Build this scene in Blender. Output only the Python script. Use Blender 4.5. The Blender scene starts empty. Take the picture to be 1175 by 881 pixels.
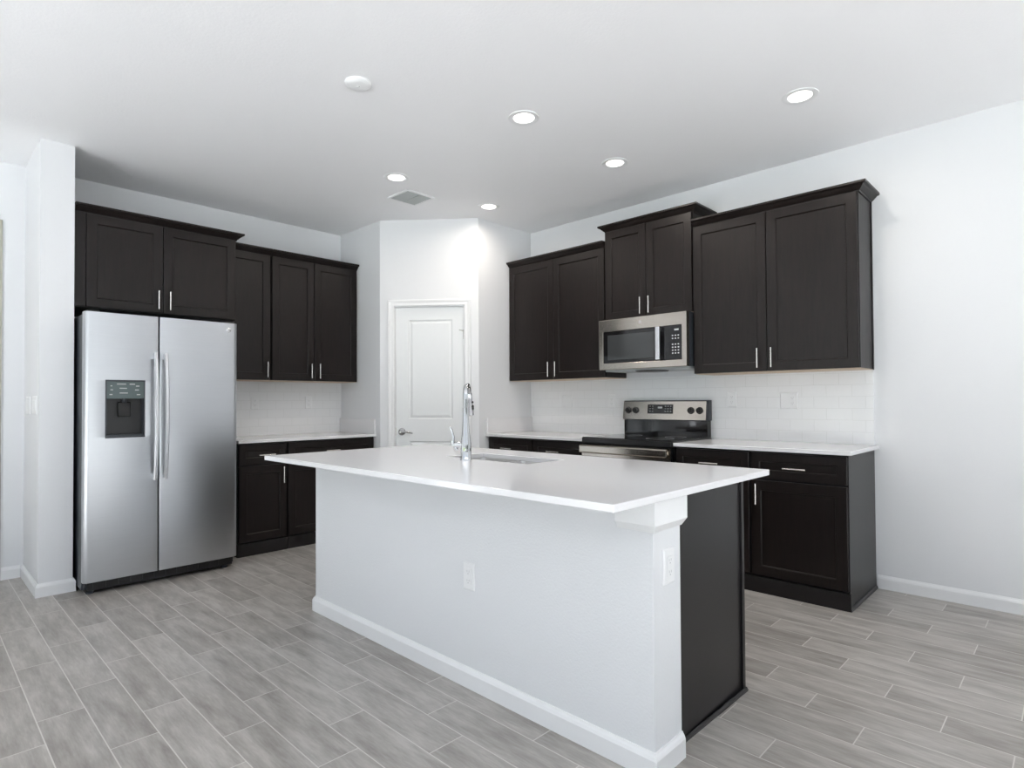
import bpy, bmesh, math, random
from mathutils import Vector, Matrix
random.seed(7)
S = bpy.context.scene
COL = S.collection
# ------------------------------------------------------------------ camera
F_PX, YAW, PITCH, ROLL, HC, CX, CY = 677.33, 0.77391, 0.01543, -0.00554, 1.1909, 581.76, 449.96
Fv = Vector((math.cos(YAW)*math.cos(PITCH), math.sin(YAW)*math.cos(PITCH), math.sin(PITCH)))
Rv = Vector((math.sin(YAW), -math.cos(YAW), 0))
Uv = Rv.cross(Fv)
R2 = Rv*math.cos(ROLL)+Uv*math.sin(ROLL)
U2 = -Rv*math.sin(ROLL)+Uv*math.cos(ROLL)
cd = bpy.data.cameras.new('camera'); cam = bpy.data.objects.new('camera', cd); COL.objects.link(cam)
cam.matrix_world = Matrix(((R2.x, U2.x, -Fv.x, 0), (R2.y, U2.y, -Fv.y, 0), (R2.z, U2.z, -Fv.z, HC), (0, 0, 0, 1)))
cd.sensor_fit = 'HORIZONTAL'; cd.sensor_width = 36
cd.lens = F_PX/1175*36
cd.shift_x = (587.5-CX)/1175; cd.shift_y = (CY-440.5)/1175
cd.clip_start = 0.05; cd.clip_end = 300
S.camera = cam
# ------------------------------------------------------------------ exposure, world, portals
S.view_settings.view_transform = 'Standard'; S.view_settings.look = 'None'
S.view_settings.gamma = 1; S.view_settings.use_curve_mapping = False
S.view_settings.exposure = -0.77
SKY = 1.8            # daylight outside the openings
LAMP_W = 8.0         # each recessed lamp
LAMP_COL = (1.0, 0.90, 0.80)
w = bpy.data.worlds.new('world'); S.world = w; w.use_nodes = True
nt = w.node_tree; nt.nodes.clear()
o = nt.nodes.new('ShaderNodeOutputWorld'); bg = nt.nodes.new('ShaderNodeBackground')
tc = nt.nodes.new('ShaderNodeTexCoord'); sx = nt.nodes.new('ShaderNodeSeparateXYZ'); rp = nt.nodes.new('ShaderNodeValToRGB')
nt.links.new(tc.outputs['Generated'], sx.inputs[0]); nt.links.new(sx.outputs[2], rp.inputs[0])
rp.color_ramp.elements[0].position = 0.0; rp.color_ramp.elements[0].color = (0.93, 0.97, 1, 1)
rp.color_ramp.elements[1].position = 0.7; rp.color_ramp.elements[1].color = (0.62, 0.78, 1, 1)
nt.links.new(rp.outputs[0], bg.inputs[0]); bg.inputs[1].default_value = SKY
nt.links.new(bg.outputs[0], o.inputs[0])

SUN = 48.0
sl = bpy.data.lights.new('sun', 'SUN'); sl.energy = SUN; sl.angle = math.radians(1.0); sl.color = (0.95, 0.975, 1.0)
so = bpy.data.objects.new('sun', sl); COL.objects.link(so)
so.rotation_euler = Vector((0.40, 0.88, -0.80)).to_track_quat('-Z', 'Y').to_euler()

# measured planes of the room (metres)
A = 4.320      # range wall, x
B = 5.264      # refrigerator wall, y
C = 3.032      # pantry side wall, x
DP = 0.689     # depth of the pantry side wall
EP = 0.7045    # length of the pantry return on the range wall side
YP = 3.885     # that return, y
ZC = 2.8455    # ceiling
XL, YF = -2.6, -3.4
TOP = 0.876    # underside of worktops
TT = 0.900     # top of worktops
OPEN_F = (-1.2, 2.4, 0.0, 2.62)     # unseen sliding doors behind the camera, span and height shaped for daylight (x0,x1,z0,z1)
OPEN_L = (-2.6, 3.9, 0.0, 2.62)      # unseen sliding doors in the left wall, extent shaped for daylight (y0,y1,z0,z1)

def portal(loc, rot, sx_, sy_):
    l = bpy.data.lights.new('portal', 'AREA'); l.shape = 'RECTANGLE'; l.size = sx_; l.size_y = sy_; l.energy = 1
    l.cycles.is_portal = True
    ob = bpy.data.objects.new('portal', l); ob.location = loc; ob.rotation_euler = rot; COL.objects.link(ob)
portal(((OPEN_F[0]+OPEN_F[1])/2, YF-0.13, 1.31), (math.radians(90), 0, 0), OPEN_F[1]-OPEN_F[0], 2.62)
portal((XL-0.13, (OPEN_L[0]+OPEN_L[1])/2, 1.31), (math.radians(90), 0, math.radians(-90)), OPEN_L[1]-OPEN_L[0], 2.62)

# ------------------------------------------------------------------ materials
def new_mat(name):
    m = bpy.data.materials.new(name); m.use_nodes = True
    return m, m.node_tree, m.node_tree.nodes['Principled BSDF']
def nmath(nt, op, a, b=None, c=None):
    n = nt.nodes.new('ShaderNodeMath'); n.operation = op
    for i, v in enumerate((a, b, c)):
        if v is None: continue
        if isinstance(v, (int, float)): n.inputs[i].default_value = v
        else: nt.links.new(v, n.inputs[i])
    return n.outputs[0]
def pos(nt):
    g = nt.nodes.new('ShaderNodeNewGeometry'); return g.outputs['Position']
def noise(nt, vec, scale, detail=2, rough=0.5, mapscale=None):
    if mapscale:
        mp = nt.nodes.new('ShaderNodeMapping'); mp.inputs['Scale'].default_value = mapscale
        nt.links.new(vec, mp.inputs['Vector']); vec = mp.outputs[0]
    n = nt.nodes.new('ShaderNodeTexNoise'); n.inputs['Scale'].default_value = scale
    n.inputs['Detail'].default_value = detail; n.inputs['Roughness'].default_value = rough
    nt.links.new(vec, n.inputs['Vector']); return n.outputs['Fac']
def bump(nt, p, h, strength, dist):
    b = nt.nodes.new('ShaderNodeBump'); b.inputs['Strength'].default_value = strength; b.inputs['Distance'].default_value = dist
    nt.links.new(h, b.inputs['Height']); nt.links.new(b.outputs[0], p.inputs['Normal'])
def ramp(nt, fac, stops):
    r = nt.nodes.new('ShaderNodeValToRGB'); e = r.color_ramp.elements
    while len(e) < len(stops): e.new(0.5)
    for i, (t, c) in enumerate(stops): e[i].position = t; e[i].color = (*c, 1)
    nt.links.new(fac, r.inputs[0]); return r.outputs[0]
def simple(name, col, rough=0.5, metal=0.0, emit=None, spec=None, coat=None):
    m, nt, p = new_mat(name)
    n = noise(nt, pos(nt), 30, 2)
    c = ramp(nt, n, [(0.3, tuple(x*0.992 for x in col)), (0.7, col)])
    nt.links.new(c, p.inputs['Base Color'])
    p.inputs['Roughness'].default_value = rough; p.inputs['Metallic'].default_value = metal
    if spec is not None: p.inputs['Specular IOR Level'].default_value = spec
    if coat: p.inputs['Coat Weight'].default_value = coat; p.inputs['Coat Roughness'].default_value = 0.05
    if emit: p.inputs['Emission Color'].default_value = (*emit[0], 1); p.inputs['Emission Strength'].default_value = emit[1]
    return m
def paint(name, col, bs, scale, rough=0.6):
    m, nt, p = new_mat(name)
    P = pos(nt)
    n = noise(nt, P, scale, 3, 0.6)
    n2 = noise(nt, P, 1.3, 2)
    c = ramp(nt, n2, [(0.3, tuple(x*0.985 for x in col)), (0.7, col)])
    nt.links.new(c, p.inputs['Base Color'])
    p.inputs['Roughness'].default_value = rough
    bump(nt, p, n, bs, 0.004)
    return m
def wood(name, dark, light, rough, axis='z'):
    m, nt, p = new_mat(name)
    P = pos(nt)
    sc = {'z': (9, 9, 0.8), 'y': (9, 0.8, 9), 'x': (0.8, 9, 9)}[axis]
    g = noise(nt, P, 7, 5, 0.65, sc)
    b = noise(nt, P, 2.2, 2, 0.5)
    f = nmath(nt, 'ADD', nmath(nt, 'MULTIPLY', g, 0.75), nmath(nt, 'MULTIPLY', b, 0.25))
    nt.links.new(ramp(nt, f, [(0.35, dark), (0.68, light)]), p.inputs['Base Color'])
    nt.links.new(nmath(nt, 'ADD', nmath(nt, 'MULTIPLY', g, 0.12), rough-0.05), p.inputs['Roughness'])
    bump(nt, p, g, 0.08, 0.002)
    p.inputs['Specular IOR Level'].default_value = 0.34
    return m
def steel(name, col, rough, axis, wav=0.0, aniso=0.5):
    m, nt, p = new_mat(name)
    P = pos(nt)
    sc = {'x': (1, 90, 90), 'y': (90, 1, 90), 'z': (90, 90, 1)}[axis]
    g = noise(nt, P, 6, 3, 0.6, sc)
    nt.links.new(ramp(nt, g, [(0.3, tuple(x*0.95 for x in col)), (0.7, col)]), p.inputs['Base Color'])
    p.inputs['Metallic'].default_value = 1
    nt.links.new(nmath(nt, 'ADD', nmath(nt, 'MULTIPLY', g, 0.06), rough-0.03), p.inputs['Roughness'])
    h = nmath(nt, 'MULTIPLY', g, 0.02)
    if wav:
        h = nmath(nt, 'ADD', h, nmath(nt, 'MULTIPLY', noise(nt, P, 1.6, 1, 0.4, (0.7, 1, 2.2)), wav))
    bump(nt, p, h, 0.5, 0.02)
    return m
def tile_mat():
    m, nt, p = new_mat('white_subway_tile')
    P = pos(nt); s = nt.nodes.new('ShaderNodeSeparateXYZ'); nt.links.new(P, s.inputs[0])
    hor = nmath(nt, 'ADD', s.outputs[0], s.outputs[1])
    rowf = nmath(nt, 'DIVIDE', nmath(nt, 'SUBTRACT', s.outputs[2], 0.900), 0.0775)
    row = nmath(nt, 'FLOOR', rowf)
    u = nmath(nt, 'ADD', nmath(nt, 'DIVIDE', hor, 0.154), nmath(nt, 'MULTIPLY', row, 0.5))
    fu = nmath(nt, 'FRACT', u); fv = nmath(nt, 'FRACT', rowf)
    du = nmath(nt, 'MULTIPLY', nmath(nt, 'MINIMUM', fu, nmath(nt, 'SUBTRACT', 1, fu)), 0.154)
    dv = nmath(nt, 'MULTIPLY', nmath(nt, 'MINIMUM', fv, nmath(nt, 'SUBTRACT', 1, fv)), 0.0775)
    d = nmath(nt, 'MINIMUM', du, dv)
    k = nmath(nt, 'MINIMUM', nmath(nt, 'DIVIDE', d, 0.0022), 1.0)
    nt.links.new(ramp(nt, k, [(0.4, (0.77, 0.78, 0.78)), (0.9, (0.86, 0.87, 0.88))]), p.inputs['Base Color'])
    p.inputs['Roughness'].default_value = 0.12
    bump(nt, p, k, 0.5, 0.001)
    return m
def floor_mat():
    m, nt, p = new_mat('wood_look_floor_tile')
    P = pos(nt); s = nt.nodes.new('ShaderNodeSeparateXYZ'); nt.links.new(P, s.inputs[0])
    PW, PL = 0.1495, 0.609
    cf = nmath(nt, 'DIVIDE', nmath(nt, 'SUBTRACT', s.outputs[0], 0.806), PW)
    ci = nmath(nt, 'FLOOR', cf)
    vf = nmath(nt, 'DIVIDE', nmath(nt, 'SUBTRACT', nmath(nt, 'SUBTRACT', s.outputs[1], 0.385), nmath(nt, 'MULTIPLY', ci, PL/3)), PL)
    vi = nmath(nt, 'FLOOR', vf)
    fu = nmath(nt, 'FRACT', cf); fv = nmath(nt, 'FRACT', vf)
    du = nmath(nt, 'MULTIPLY', nmath(nt, 'MINIMUM', fu, nmath(nt, 'SUBTRACT', 1, fu)), PW)
    dv = nmath(nt, 'MULTIPLY', nmath(nt, 'MINIMUM', fv, nmath(nt, 'SUBTRACT', 1, fv)), PL)
    d = nmath(nt, 'MINIMUM', du, dv)
    k = nmath(nt, 'MINIMUM', nmath(nt, 'DIVIDE', d, 0.0026), 1.0)
    k = nmath(nt, 'SMOOTH_MIN', nmath(nt, 'GREATER_THAN', d, 0.0020), 1.0, 0.01)
    wn = nt.nodes.new('ShaderNodeTexWhiteNoise'); wn.noise_dimensions = '2D'
    cx = nt.nodes.new('ShaderNodeCombineXYZ'); nt.links.new(ci, cx.inputs[0]); nt.links.new(vi, cx.inputs[1]); nt.links.new(cx.outputs[0], wn.inputs['Vector'])
    r = wn.outputs['Value']
    # grain, shifted for every tile
    off = nt.nodes.new('ShaderNodeCombineXYZ'); nt.links.new(nmath(nt, 'MULTIPLY', r, 37.0), off.inputs[0]); nt.links.new(nmath(nt, 'MULTIPLY', r, 91.0), off.inputs[1])
    add = nt.nodes.new('ShaderNodeVectorMath'); add.operation = 'ADD'; nt.links.new(P, add.inputs[0]); nt.links.new(off.outputs[0], add.inputs[1])
    g1 = noise(nt, add.outputs[0], 3.2, 4, 0.6, (5.5, 1.0, 1))
    g2 = noise(nt, add.outputs[0], 16, 5, 0.7, (7, 0.7, 1))
    f = nmath(nt, 'ADD', nmath(nt, 'ADD', nmath(nt, 'MULTIPLY', g1, 0.62), nmath(nt, 'MULTIPLY', g2, 0.30)), nmath(nt, 'MULTIPLY', r, 0.12))
    col = ramp(nt, f, [(0.34, (0.225, 0.205, 0.187)), (0.50, (0.34, 0.318, 0.295)), (0.66, (0.475, 0.452, 0.425))])
    mx = nt.nodes.new('ShaderNodeMix'); mx.data_type = 'RGBA'
    nt.links.new(k, mx.inputs[0]); mx.inputs[6].default_value = (0.60, 0.58, 0.55, 1); nt.links.new(col, mx.inputs[7])
    nt.links.new(mx.outputs[2], p.inputs['Base Color'])
    nt.links.new(nmath(nt, 'ADD', nmath(nt, 'MULTIPLY', g2, 0.15), 0.30), p.inputs['Roughness'])
    bump(nt, p, nmath(nt, 'ADD', k, nmath(nt, 'MULTIPLY', g2, 0.15)), 0.35, 0.0012)
    return m
M = {}
M['wall'] = paint('white_wall_paint', (0.775, 0.787, 0.805), 0.10, 160)
M['ceiling'] = paint('white_ceiling_paint', (0.92, 0.925, 0.94), 0.25, 70)
M['pony'] = paint('white_textured_drywall', (0.76, 0.775, 0.795), 0.35, 110)
M['trim'] = simple('white_trim_enamel', (0.84, 0.85, 0.86), 0.35)
M['door'] = simple('white_door_enamel', (0.80, 0.82, 0.83), 0.38)
M['floor'] = floor_mat()
M['tile'] = tile_mat()
M['wood'] = wood('espresso_stained_wood', (0.0045, 0.0026, 0.0024), (0.012, 0.0075, 0.0067), 0.37)
M['woodh'] = wood('espresso_stained_rail', (0.0045, 0.0026, 0.0024), (0.012, 0.0075, 0.0067), 0.37, 'y')
M['lowwood'] = M['wood']
M['panel'] = simple('espresso_end_panel', (0.010, 0.0085, 0.0095), 0.33, spec=0.42)
M['inner'] = simple('maple_cabinet_underside', (0.62, 0.50, 0.38), 0.55)
M['quartz'] = simple('white_quartz', (0.81, 0.81, 0.825), 0.10)
M['nickel'] = simple('brushed_nickel', (0.72, 0.70, 0.67), 0.24, 1)
M['chrome'] = simple('polished_chrome', (0.62, 0.63, 0.65), 0.06, 1)
M['steelx'] = steel('brushed_steel_refrigerator', (0.56, 0.575, 0.60), 0.29, 'x', 0.07)
M['steely'] = steel('brushed_steel_range', (0.53, 0.485, 0.43), 0.17, 'y')
M['steels'] = steel('brushed_steel_sink', (0.62, 0.61, 0.60), 0.28, 'y')
M['darkn'] = simple('dark_nickel', (0.34, 0.34, 0.34), 0.22, 1)
M['hsteel'] = simple('satin_steel_handle', (0.74, 0.75, 0.77), 0.25, 1)
M['black'] = simple('black_plastic', (0.012, 0.012, 0.013), 0.35)
M['gloss'] = simple('black_glass', (0.008, 0.008, 0.009), 0.05)
M['window'] = simple('microwave_window_glass', (0.045, 0.048, 0.05), 0.08)
M['grey'] = simple('dark_grey_metal', (0.045, 0.05, 0.06), 0.35, 0.3)
M['panelgl'] = simple('grey_green_control_glass', (0.10, 0.13, 0.13), 0.15)
M['mark'] = simple('pale_print', (0.55, 0.56, 0.57), 0.5)
M['plate'] = simple('white_plastic_plate', (0.84, 0.85, 0.86), 0.3)
M['slot'] = simple('outlet_slot_grey', (0.45, 0.46, 0.47), 0.5)
M['beige'] = simple('beige_door_casing', (0.42, 0.40, 0.34), 0.5)
M['lens'] = simple('lit_lamp_lens', (0.9, 0.9, 0.88), 0.4, 0, ((1.0, 0.95, 0.88), 5.0))
M['vent'] = simple('white_vent_metal', (0.42, 0.45, 0.45), 0.4)
M['duct'] = simple('duct_grey', (0.25, 0.27, 0.27), 0.7)
M['badge'] = simple('badge_grey', (0.50, 0.46, 0.46), 0.3, 0.6)
M['lawn'] = simple('lawn_green', (0.10, 0.13, 0.05), 0.9)
M['bounce_patio'] = simple('bounce_patio_concrete', (0.78, 0.78, 0.77), 0.8)  # pale colour chosen so unseen paving throws sunlight up indoors
M['fence'] = simple('garden_hedge', (0.09, 0.11, 0.09), 0.9)

# ------------------------------------------------------------------ builders
ORG = {}
def root(name, loc, label, cat, group=None, kind=None):
    e = bpy.data.objects.new(name, None); e.location = loc; e.empty_display_size = 0.1; COL.objects.link(e)
    e['label'] = label; e['category'] = cat
    if group: e['group'] = group
    ORG[e.name] = Vector(loc); return e
def put(name, bm, mat, parent=None, smooth=False, bevel=0.0, label=None, loc=None):
    """link a bmesh (world coordinates) as one mesh object"""
    org = ORG[parent.name] if parent else Vector(loc or (0, 0, 0))
    bmesh.ops.recalc_face_normals(bm, faces=bm.faces[:])
    bmesh.ops.translate(bm, verts=bm.verts[:], vec=-org)
    me = bpy.data.meshes.new(name); bm.to_mesh(me); bm.free()
    if smooth:
        for p in me.polygons: p.use_smooth = True
        me.set_sharp_from_angle(angle=math.radians(35))
    mats = mat if isinstance(mat, (list, tuple)) else [mat]
    for q in mats: me.materials.append(q)
    ob = bpy.data.objects.new(name, me); COL.objects.link(ob)
    if parent: ob.parent = parent
    else: ob.location = org
    if bevel:
        md = ob.modifiers.new('bevel', 'BEVEL'); md.width = bevel; md.segments = 2; md.limit_method = 'ANGLE'; md.angle_limit = math.radians(40)
    if label: ob['label'] = label
    ORG[ob.name] = org; return ob
def struct(name, bm, mat, **k):
    ob = put(name, bm, mat, **k)
    ob['kind'] = 'structure'; return ob
def solo(name, bm, mat, label, cat, group=None, **k):
    ob = put(name, bm, mat, **k); ob['label'] = label; ob['category'] = cat
    if group: ob['group'] = group
    return ob
class Fr:
    """local frame: u along, n out of the wall, z up"""
    def __init__(s, o, u, n): s.o = Vector(o); s.u = Vector(u).normalized(); s.n = Vector(n).normalized()
    def __call__(s, u, n, z): return s.o + s.u*u + s.n*n + Vector((0, 0, z))
W = Fr((0, 0, 0), (1, 0, 0), (0, 1, 0))              # world
RW = Fr((A, 0, 0), (0, 1, 0), (-1, 0, 0))            # range wall, u = y
LW = Fr((0, B, 0), (1, 0, 0), (0, -1, 0))            # refrigerator wall, u = x
def box(bm, fr, u0, u1, n0, n1, z0, z1):
    v = [bm.verts.new(fr(u, n, z)) for z in (z0, z1) for n in (n0, n1) for u in (u0, u1)]
    for f in ((0, 1, 3, 2), (4, 6, 7, 5), (0, 4, 5, 1), (2, 3, 7, 6), (0, 2, 6, 4), (1, 5, 7, 3)):
        bm.faces.new([v[i] for i in f])
    return v
def bx(fr, *a):
    bm = bmesh.new(); box(bm, fr, *a); return bm
def tube(bm, pts, r, seg=14, caps=True):
    pts = [Vector(p) for p in pts]; rs = r if isinstance(r, (list, tuple)) else [r]*len(pts)
    rings = []; prev = None
    for i, p in enumerate(pts):
        t = ((pts[min(i+1, len(pts)-1)]-pts[max(i-1, 0)])).normalized()
        if prev is None:
            ref = Vector((0, 0, 1)) if abs(t.z) < 0.9 else Vector((1, 0, 0)); a = t.cross(ref).normalized()
        else: a = (prev - t*prev.dot(t)).normalized()
        prev = a; b = t.cross(a)
        rings.append([bm.verts.new(p+(a*math.cos(2*math.pi*k/seg)+b*math.sin(2*math.pi*k/seg))*rs[i]) for k in range(seg)])
    for r0, r1 in zip(rings, rings[1:]):
        for k in range(seg): bm.faces.new((r0[k], r0[(k+1) % seg], r1[(k+1) % seg], r1[k]))
    if caps: bm.faces.new(rings[0][::-1]); bm.faces.new(rings[-1])
def lathe(bm, c, prof, ax=(0, 0, 1), seg=32, cap0=True, cap1=True):
    """prof: (radius, distance along ax)"""
    c = Vector(c); ax = Vector(ax).normalized(); ref = Vector((0, 0, 1)) if abs(ax.z) < 0.9 else Vector((1, 0, 0))
    a = ax.cross(ref).normalized(); b = ax.cross(a); rings = []
    for r, h in prof:
        rings.append([bm.verts.new(c+ax*h+(a*math.cos(2*math.pi*k/seg)+b*math.sin(2*math.pi*k/seg))*r) for k in range(seg)])
    for r0, r1 in zip(rings, rings[1:]):
        for k in range(seg): bm.faces.new((r0[k], r0[(k+1) % seg], r1[(k+1) % seg], r1[k]))
    if cap0: bm.faces.new(rings[0])
    if cap1: bm.faces.new(rings[-1])
def sweep(bm, fn, path, prof, side=1):
    """mitred moulding: path of (p,q), prof of (offset, w); fn maps (p,q,w) to world"""
    n = len(path); rows = []
    for i in range(n):
        P = Vector(path[i]); ds = []
        if i > 0: ds.append((P-Vector(path[i-1])).normalized())
        if i < n-1: ds.append((Vector(path[i+1])-P).normalized())
        ns = [Vector((d.y, -d.x))*side for d in ds]
        m = ns[0] if len(ns) == 1 else (ns[0]+ns[1])/(1+ns[0].dot(ns[1]))
        rows.append([bm.verts.new(fn(P.x+m.x*o_, P.y+m.y*o_, w_)) for o_, w_ in prof])
    k = len(prof)
    for a_, b_ in zip(rows, rows[1:]):
        for j in range(k): bm.faces.new((a_[j], a_[(j+1) % k], b_[(j+1) % k], b_[j]))
    bm.faces.new(rows[0]); bm.faces.new(rows[-1][::-1])
XYW = lambda p, q, w_: Vector((p, q, w_))
BASE_PROF = [(0, 0), (0.014, 0), (0.014, 0.062), (0.010, 0.072), (0.006, 0.078), (0.004, 0.083), (0, 0.083)]
def shaker(fr, u0, u1, n0, z0, z1, fw=0.058, th=0.02, rec=0.009):
    """recessed-panel door in one mesh, front at n0+th"""
    bm = bmesh.new(); n1 = n0+th
    def ring(a, n): return [bm.verts.new(fr(u, n, z)) for u, z in ((u0+a, z0+a), (u1-a, z0+a), (u1-a, z1-a), (u0+a, z1-a))]
    R = [ring(0, n0), ring(0, n1-0.002), ring(0.002, n1), ring(fw, n1), ring(fw+0.004, n1-0.003), ring(fw+0.006, n1-rec)]
    bm.faces.new(R[0])
    for a_, b_ in zip(R, R[1:]):
        for k in range(4): bm.faces.new((a_[k], a_[(k+1) % 4], b_[(k+1) % 4], b_[k]))
    bm.faces.new(R[-1])
    return bm
def pull(fr, u, n, z, vertical=True, L=0.13, r=0.0055):
    bm = bmesh.new(); st = 0.032; h = L/2; q = L*0.31
    if vertical:
        tube(bm, [fr(u, n+st, z-h), fr(u, n+st, z+h)], r)
        for s in (-q, q): tube(bm, [fr(u, n-0.001, z+s), fr(u, n+st, z+s)], r*0.8, 10)
    else:
        tube(bm, [fr(u-h, n+st, z), fr(u+h, n+st, z)], r)
        for s in (-q, q): tube(bm, [fr(u+s, n-0.001, z), fr(u+s, n+st, z)], r*0.8, 10)
    return bm
CROWN = [(0, 0), (0.006, 0), (0.008, 0.008), (0.014, 0.012), (0.022, 0.020), (0.032, 0.030), (0.036, 0.036), (0.046, 0.038), (0.050, 0.042), (0.050, 0.054), (0, 0.054)]

def upper_cabinet(fr, u0, u1, z0, z1, depth, doors, label, group, crown_path=None, end_strip=None, doorz=None, filler=None, crown_z=None, under='inner'):
    """doors: (u0,u1,handle_u)"""
    c = fr((u0+u1)/2, depth/2, z0)
    t = root('upper_cabinet', c, label, 'cabinet', group)
    nb = depth-0.022
    put('cabinet_box', bx(fr, u0, u1, 0.002, nb, z0+0.004, z1), M['wood'], t)
    put('cabinet_underside', bx(fr, u0+0.004, u1-0.004, 0.003, nb-0.003, z0-0.001, z0+0.0035), M[under], t, **({'label': 'pale wood underside'} if under == 'inner' else {}))
    dz0, dz1 = doorz or (z0+0.003, z1-0.012)
    for a_, b_, hu in doors:
        d = put('door', shaker(fr, a_, b_, nb+0.002, dz0, dz1), M['wood'], t)
        put('handle', pull(fr, hu, nb+0.022, dz0+0.088), M['nickel'], d, smooth=True, label='brushed nickel bar pull')
    if filler: put('filler_strip', bx(fr, *filler, nb, nb+0.019, dz0, dz1+0.005), M['wood'], t)
    if end_strip is not None:
        s = end_strip; put('scribe_strip', bx(fr, s-0.006, s-0.0005, 0.002, 0.018, z0-0.001, z1), M['panel'], t)
    if crown_path:
        bm = bmesh.new(); cz = crown_z if crown_z is not None else z1-0.010
        sweep(bm, lambda p, q, w_: fr(p, q, cz+w_), crown_path[0], CROWN, crown_path[1])
        put('crown_moulding', bm, M['woodh'], t)
    return t
def base_cabinet(fr, u0, u1, depth, drawers, doors, label, group, u_in=0.0, shoe=None, plinth=(0, 0)):
    c = fr((u0+u1)/2, depth/2, 0)
    t = root('base_cabinet', c, label, 'cabinet', group); nb = depth-0.022
    put('cabinet_box', bx(fr, u0, u1, 0.002, nb, 0.0, TOP-0.002), M['panel'], t)
    put('plinth', bx(fr, u0-plinth[0], u1+plinth[1], nb+0.0005, nb+0.026, 0, 0.098), M['panel'], t)
    for a_, b_, hu in drawers:
        d = put('drawer', shaker(fr, a_, b_, nb+0.002, 0.706, 0.864, 0.05), M['wood'], t)
        put('handle', pull(fr, hu, nb+0.022, 0.778, False), M['nickel'], d, smooth=True, label='brushed nickel bar pull')
    for a_, b_, hu in doors:
        d = put('door', shaker(fr, a_, b_, nb+0.002, 0.108, 0.694), M['wood'], t)
        put('handle', pull(fr, hu, nb+0.022, 0.610), M['nickel'], d, smooth=True, label='brushed nickel bar pull')
    if shoe:
        bm = bmesh.new(); sweep(bm, lambda p, q, w_: fr(p, q, w_), shoe[0], [(0, 0), (0.012, 0), (0.012, 0.010), (0.005, 0.018), (0, 0.018)], shoe[1])
        put('shoe_moulding', bm, M['panel'], t)
    return t

# ================================================================== STRUCTURE
T = 0.12
struct('floor', bx(W, XL-T, A+T, YF-T, B+T, -0.1, 0), M['floor'])
struct('ceiling', bx(W, XL-T, A+T, YF-T, B+T, ZC, ZC+0.1), M['ceiling'])
struct('wall_right', bx(W, A, A+T, YF-T, B+T, 0, ZC), M['wall'])
# refrigerator wall, with the beige-cased doorway at its left end
D2 = (-0.42, 0.440, 0.0, 2.42)
bm = bmesh.new()
box(bm, W, XL-T, D2[0], B, B+T, 0, ZC); box(bm, W, D2[1], A, B, B+T, 0, ZC); box(bm, W, D2[0], D2[1], B, B+T, D2[3], ZC)
struct('wall_back', bm, M['wall'])
bm = bmesh.new()
box(bm, W, XL-T, OPEN_F[0], YF-T, YF, 0, ZC); box(bm, W, OPEN_F[1], A, YF-T, YF, 0, ZC); box(bm, W, OPEN_F[0], OPEN_F[1], YF-T, YF, OPEN_F[3], ZC)
struct('wall_front', bm, M['wall'])
bm = bmesh.new()
box(bm, W, XL-T, XL, YF, OPEN_L[0], 0, ZC); box(bm, W, XL-T, XL, OPEN_L[1], B, 0, ZC); box(bm, W, XL-T, XL, OPEN_L[0], OPEN_L[1], OPEN_L[3], ZC)
struct('wall_left', bm, M['wall'])
# stub wall beside the refrigerator
SX0, SX1, SY = 0.588, 0.763, 4.622
struct('wall_stub', bx(W, SX0, SX1, SY, B, 0, ZC), M['wall'])
# pantry walls
struct('wall_pantry_side', bx(W, C, C+0.1, B-DP, B, 0, ZC), M['wall'])
struct('wall_pantry_return', bx(W, A-EP, A, YP, YP+0.1, 0, ZC), M['wall'])
P0 = Vector((C, B-DP, 0)); P1 = Vector((A-EP, YP, 0)); tt = (P1-P0).normalized()
CW = Fr(P0, tt, (tt.y, -tt.x, 0))     # chamfered pantry wall, n towards the room
LEN = (P1-P0).length
U0, U1, DH = 0.135, 0.772, 2.056
bm = bmesh.new()
def prism(bm, pts, z0, z1):
    lo = [bm.verts.new((p.x, p.y, z0)) for p in pts]; hi = [bm.verts.new((p.x, p.y, z1)) for p in pts]
    n = len(pts); bm.faces.new(lo[::-1]); bm.faces.new(hi)
    for i in range(n): bm.faces.new((lo[i], lo[(i+1) % n], hi[(i+1) % n], hi[i]))
prism(bm, [P0, CW(U0, 0, 0), CW(U0, -0.11, 0), CW(0.10, -0.11, 0)], 0, ZC)
prism(bm, [CW(U1, 0, 0), P1, CW(LEN-0.04, -0.11, 0), CW(U1, -0.11, 0)], 0, ZC)
prism(bm, [CW(U0, 0, 0), CW(U1, 0, 0), CW(U1, -0.11, 0), CW(U0, -0.11, 0)], DH, ZC)
struct('wall_pantry_front', bm, M['wall'])
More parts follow.
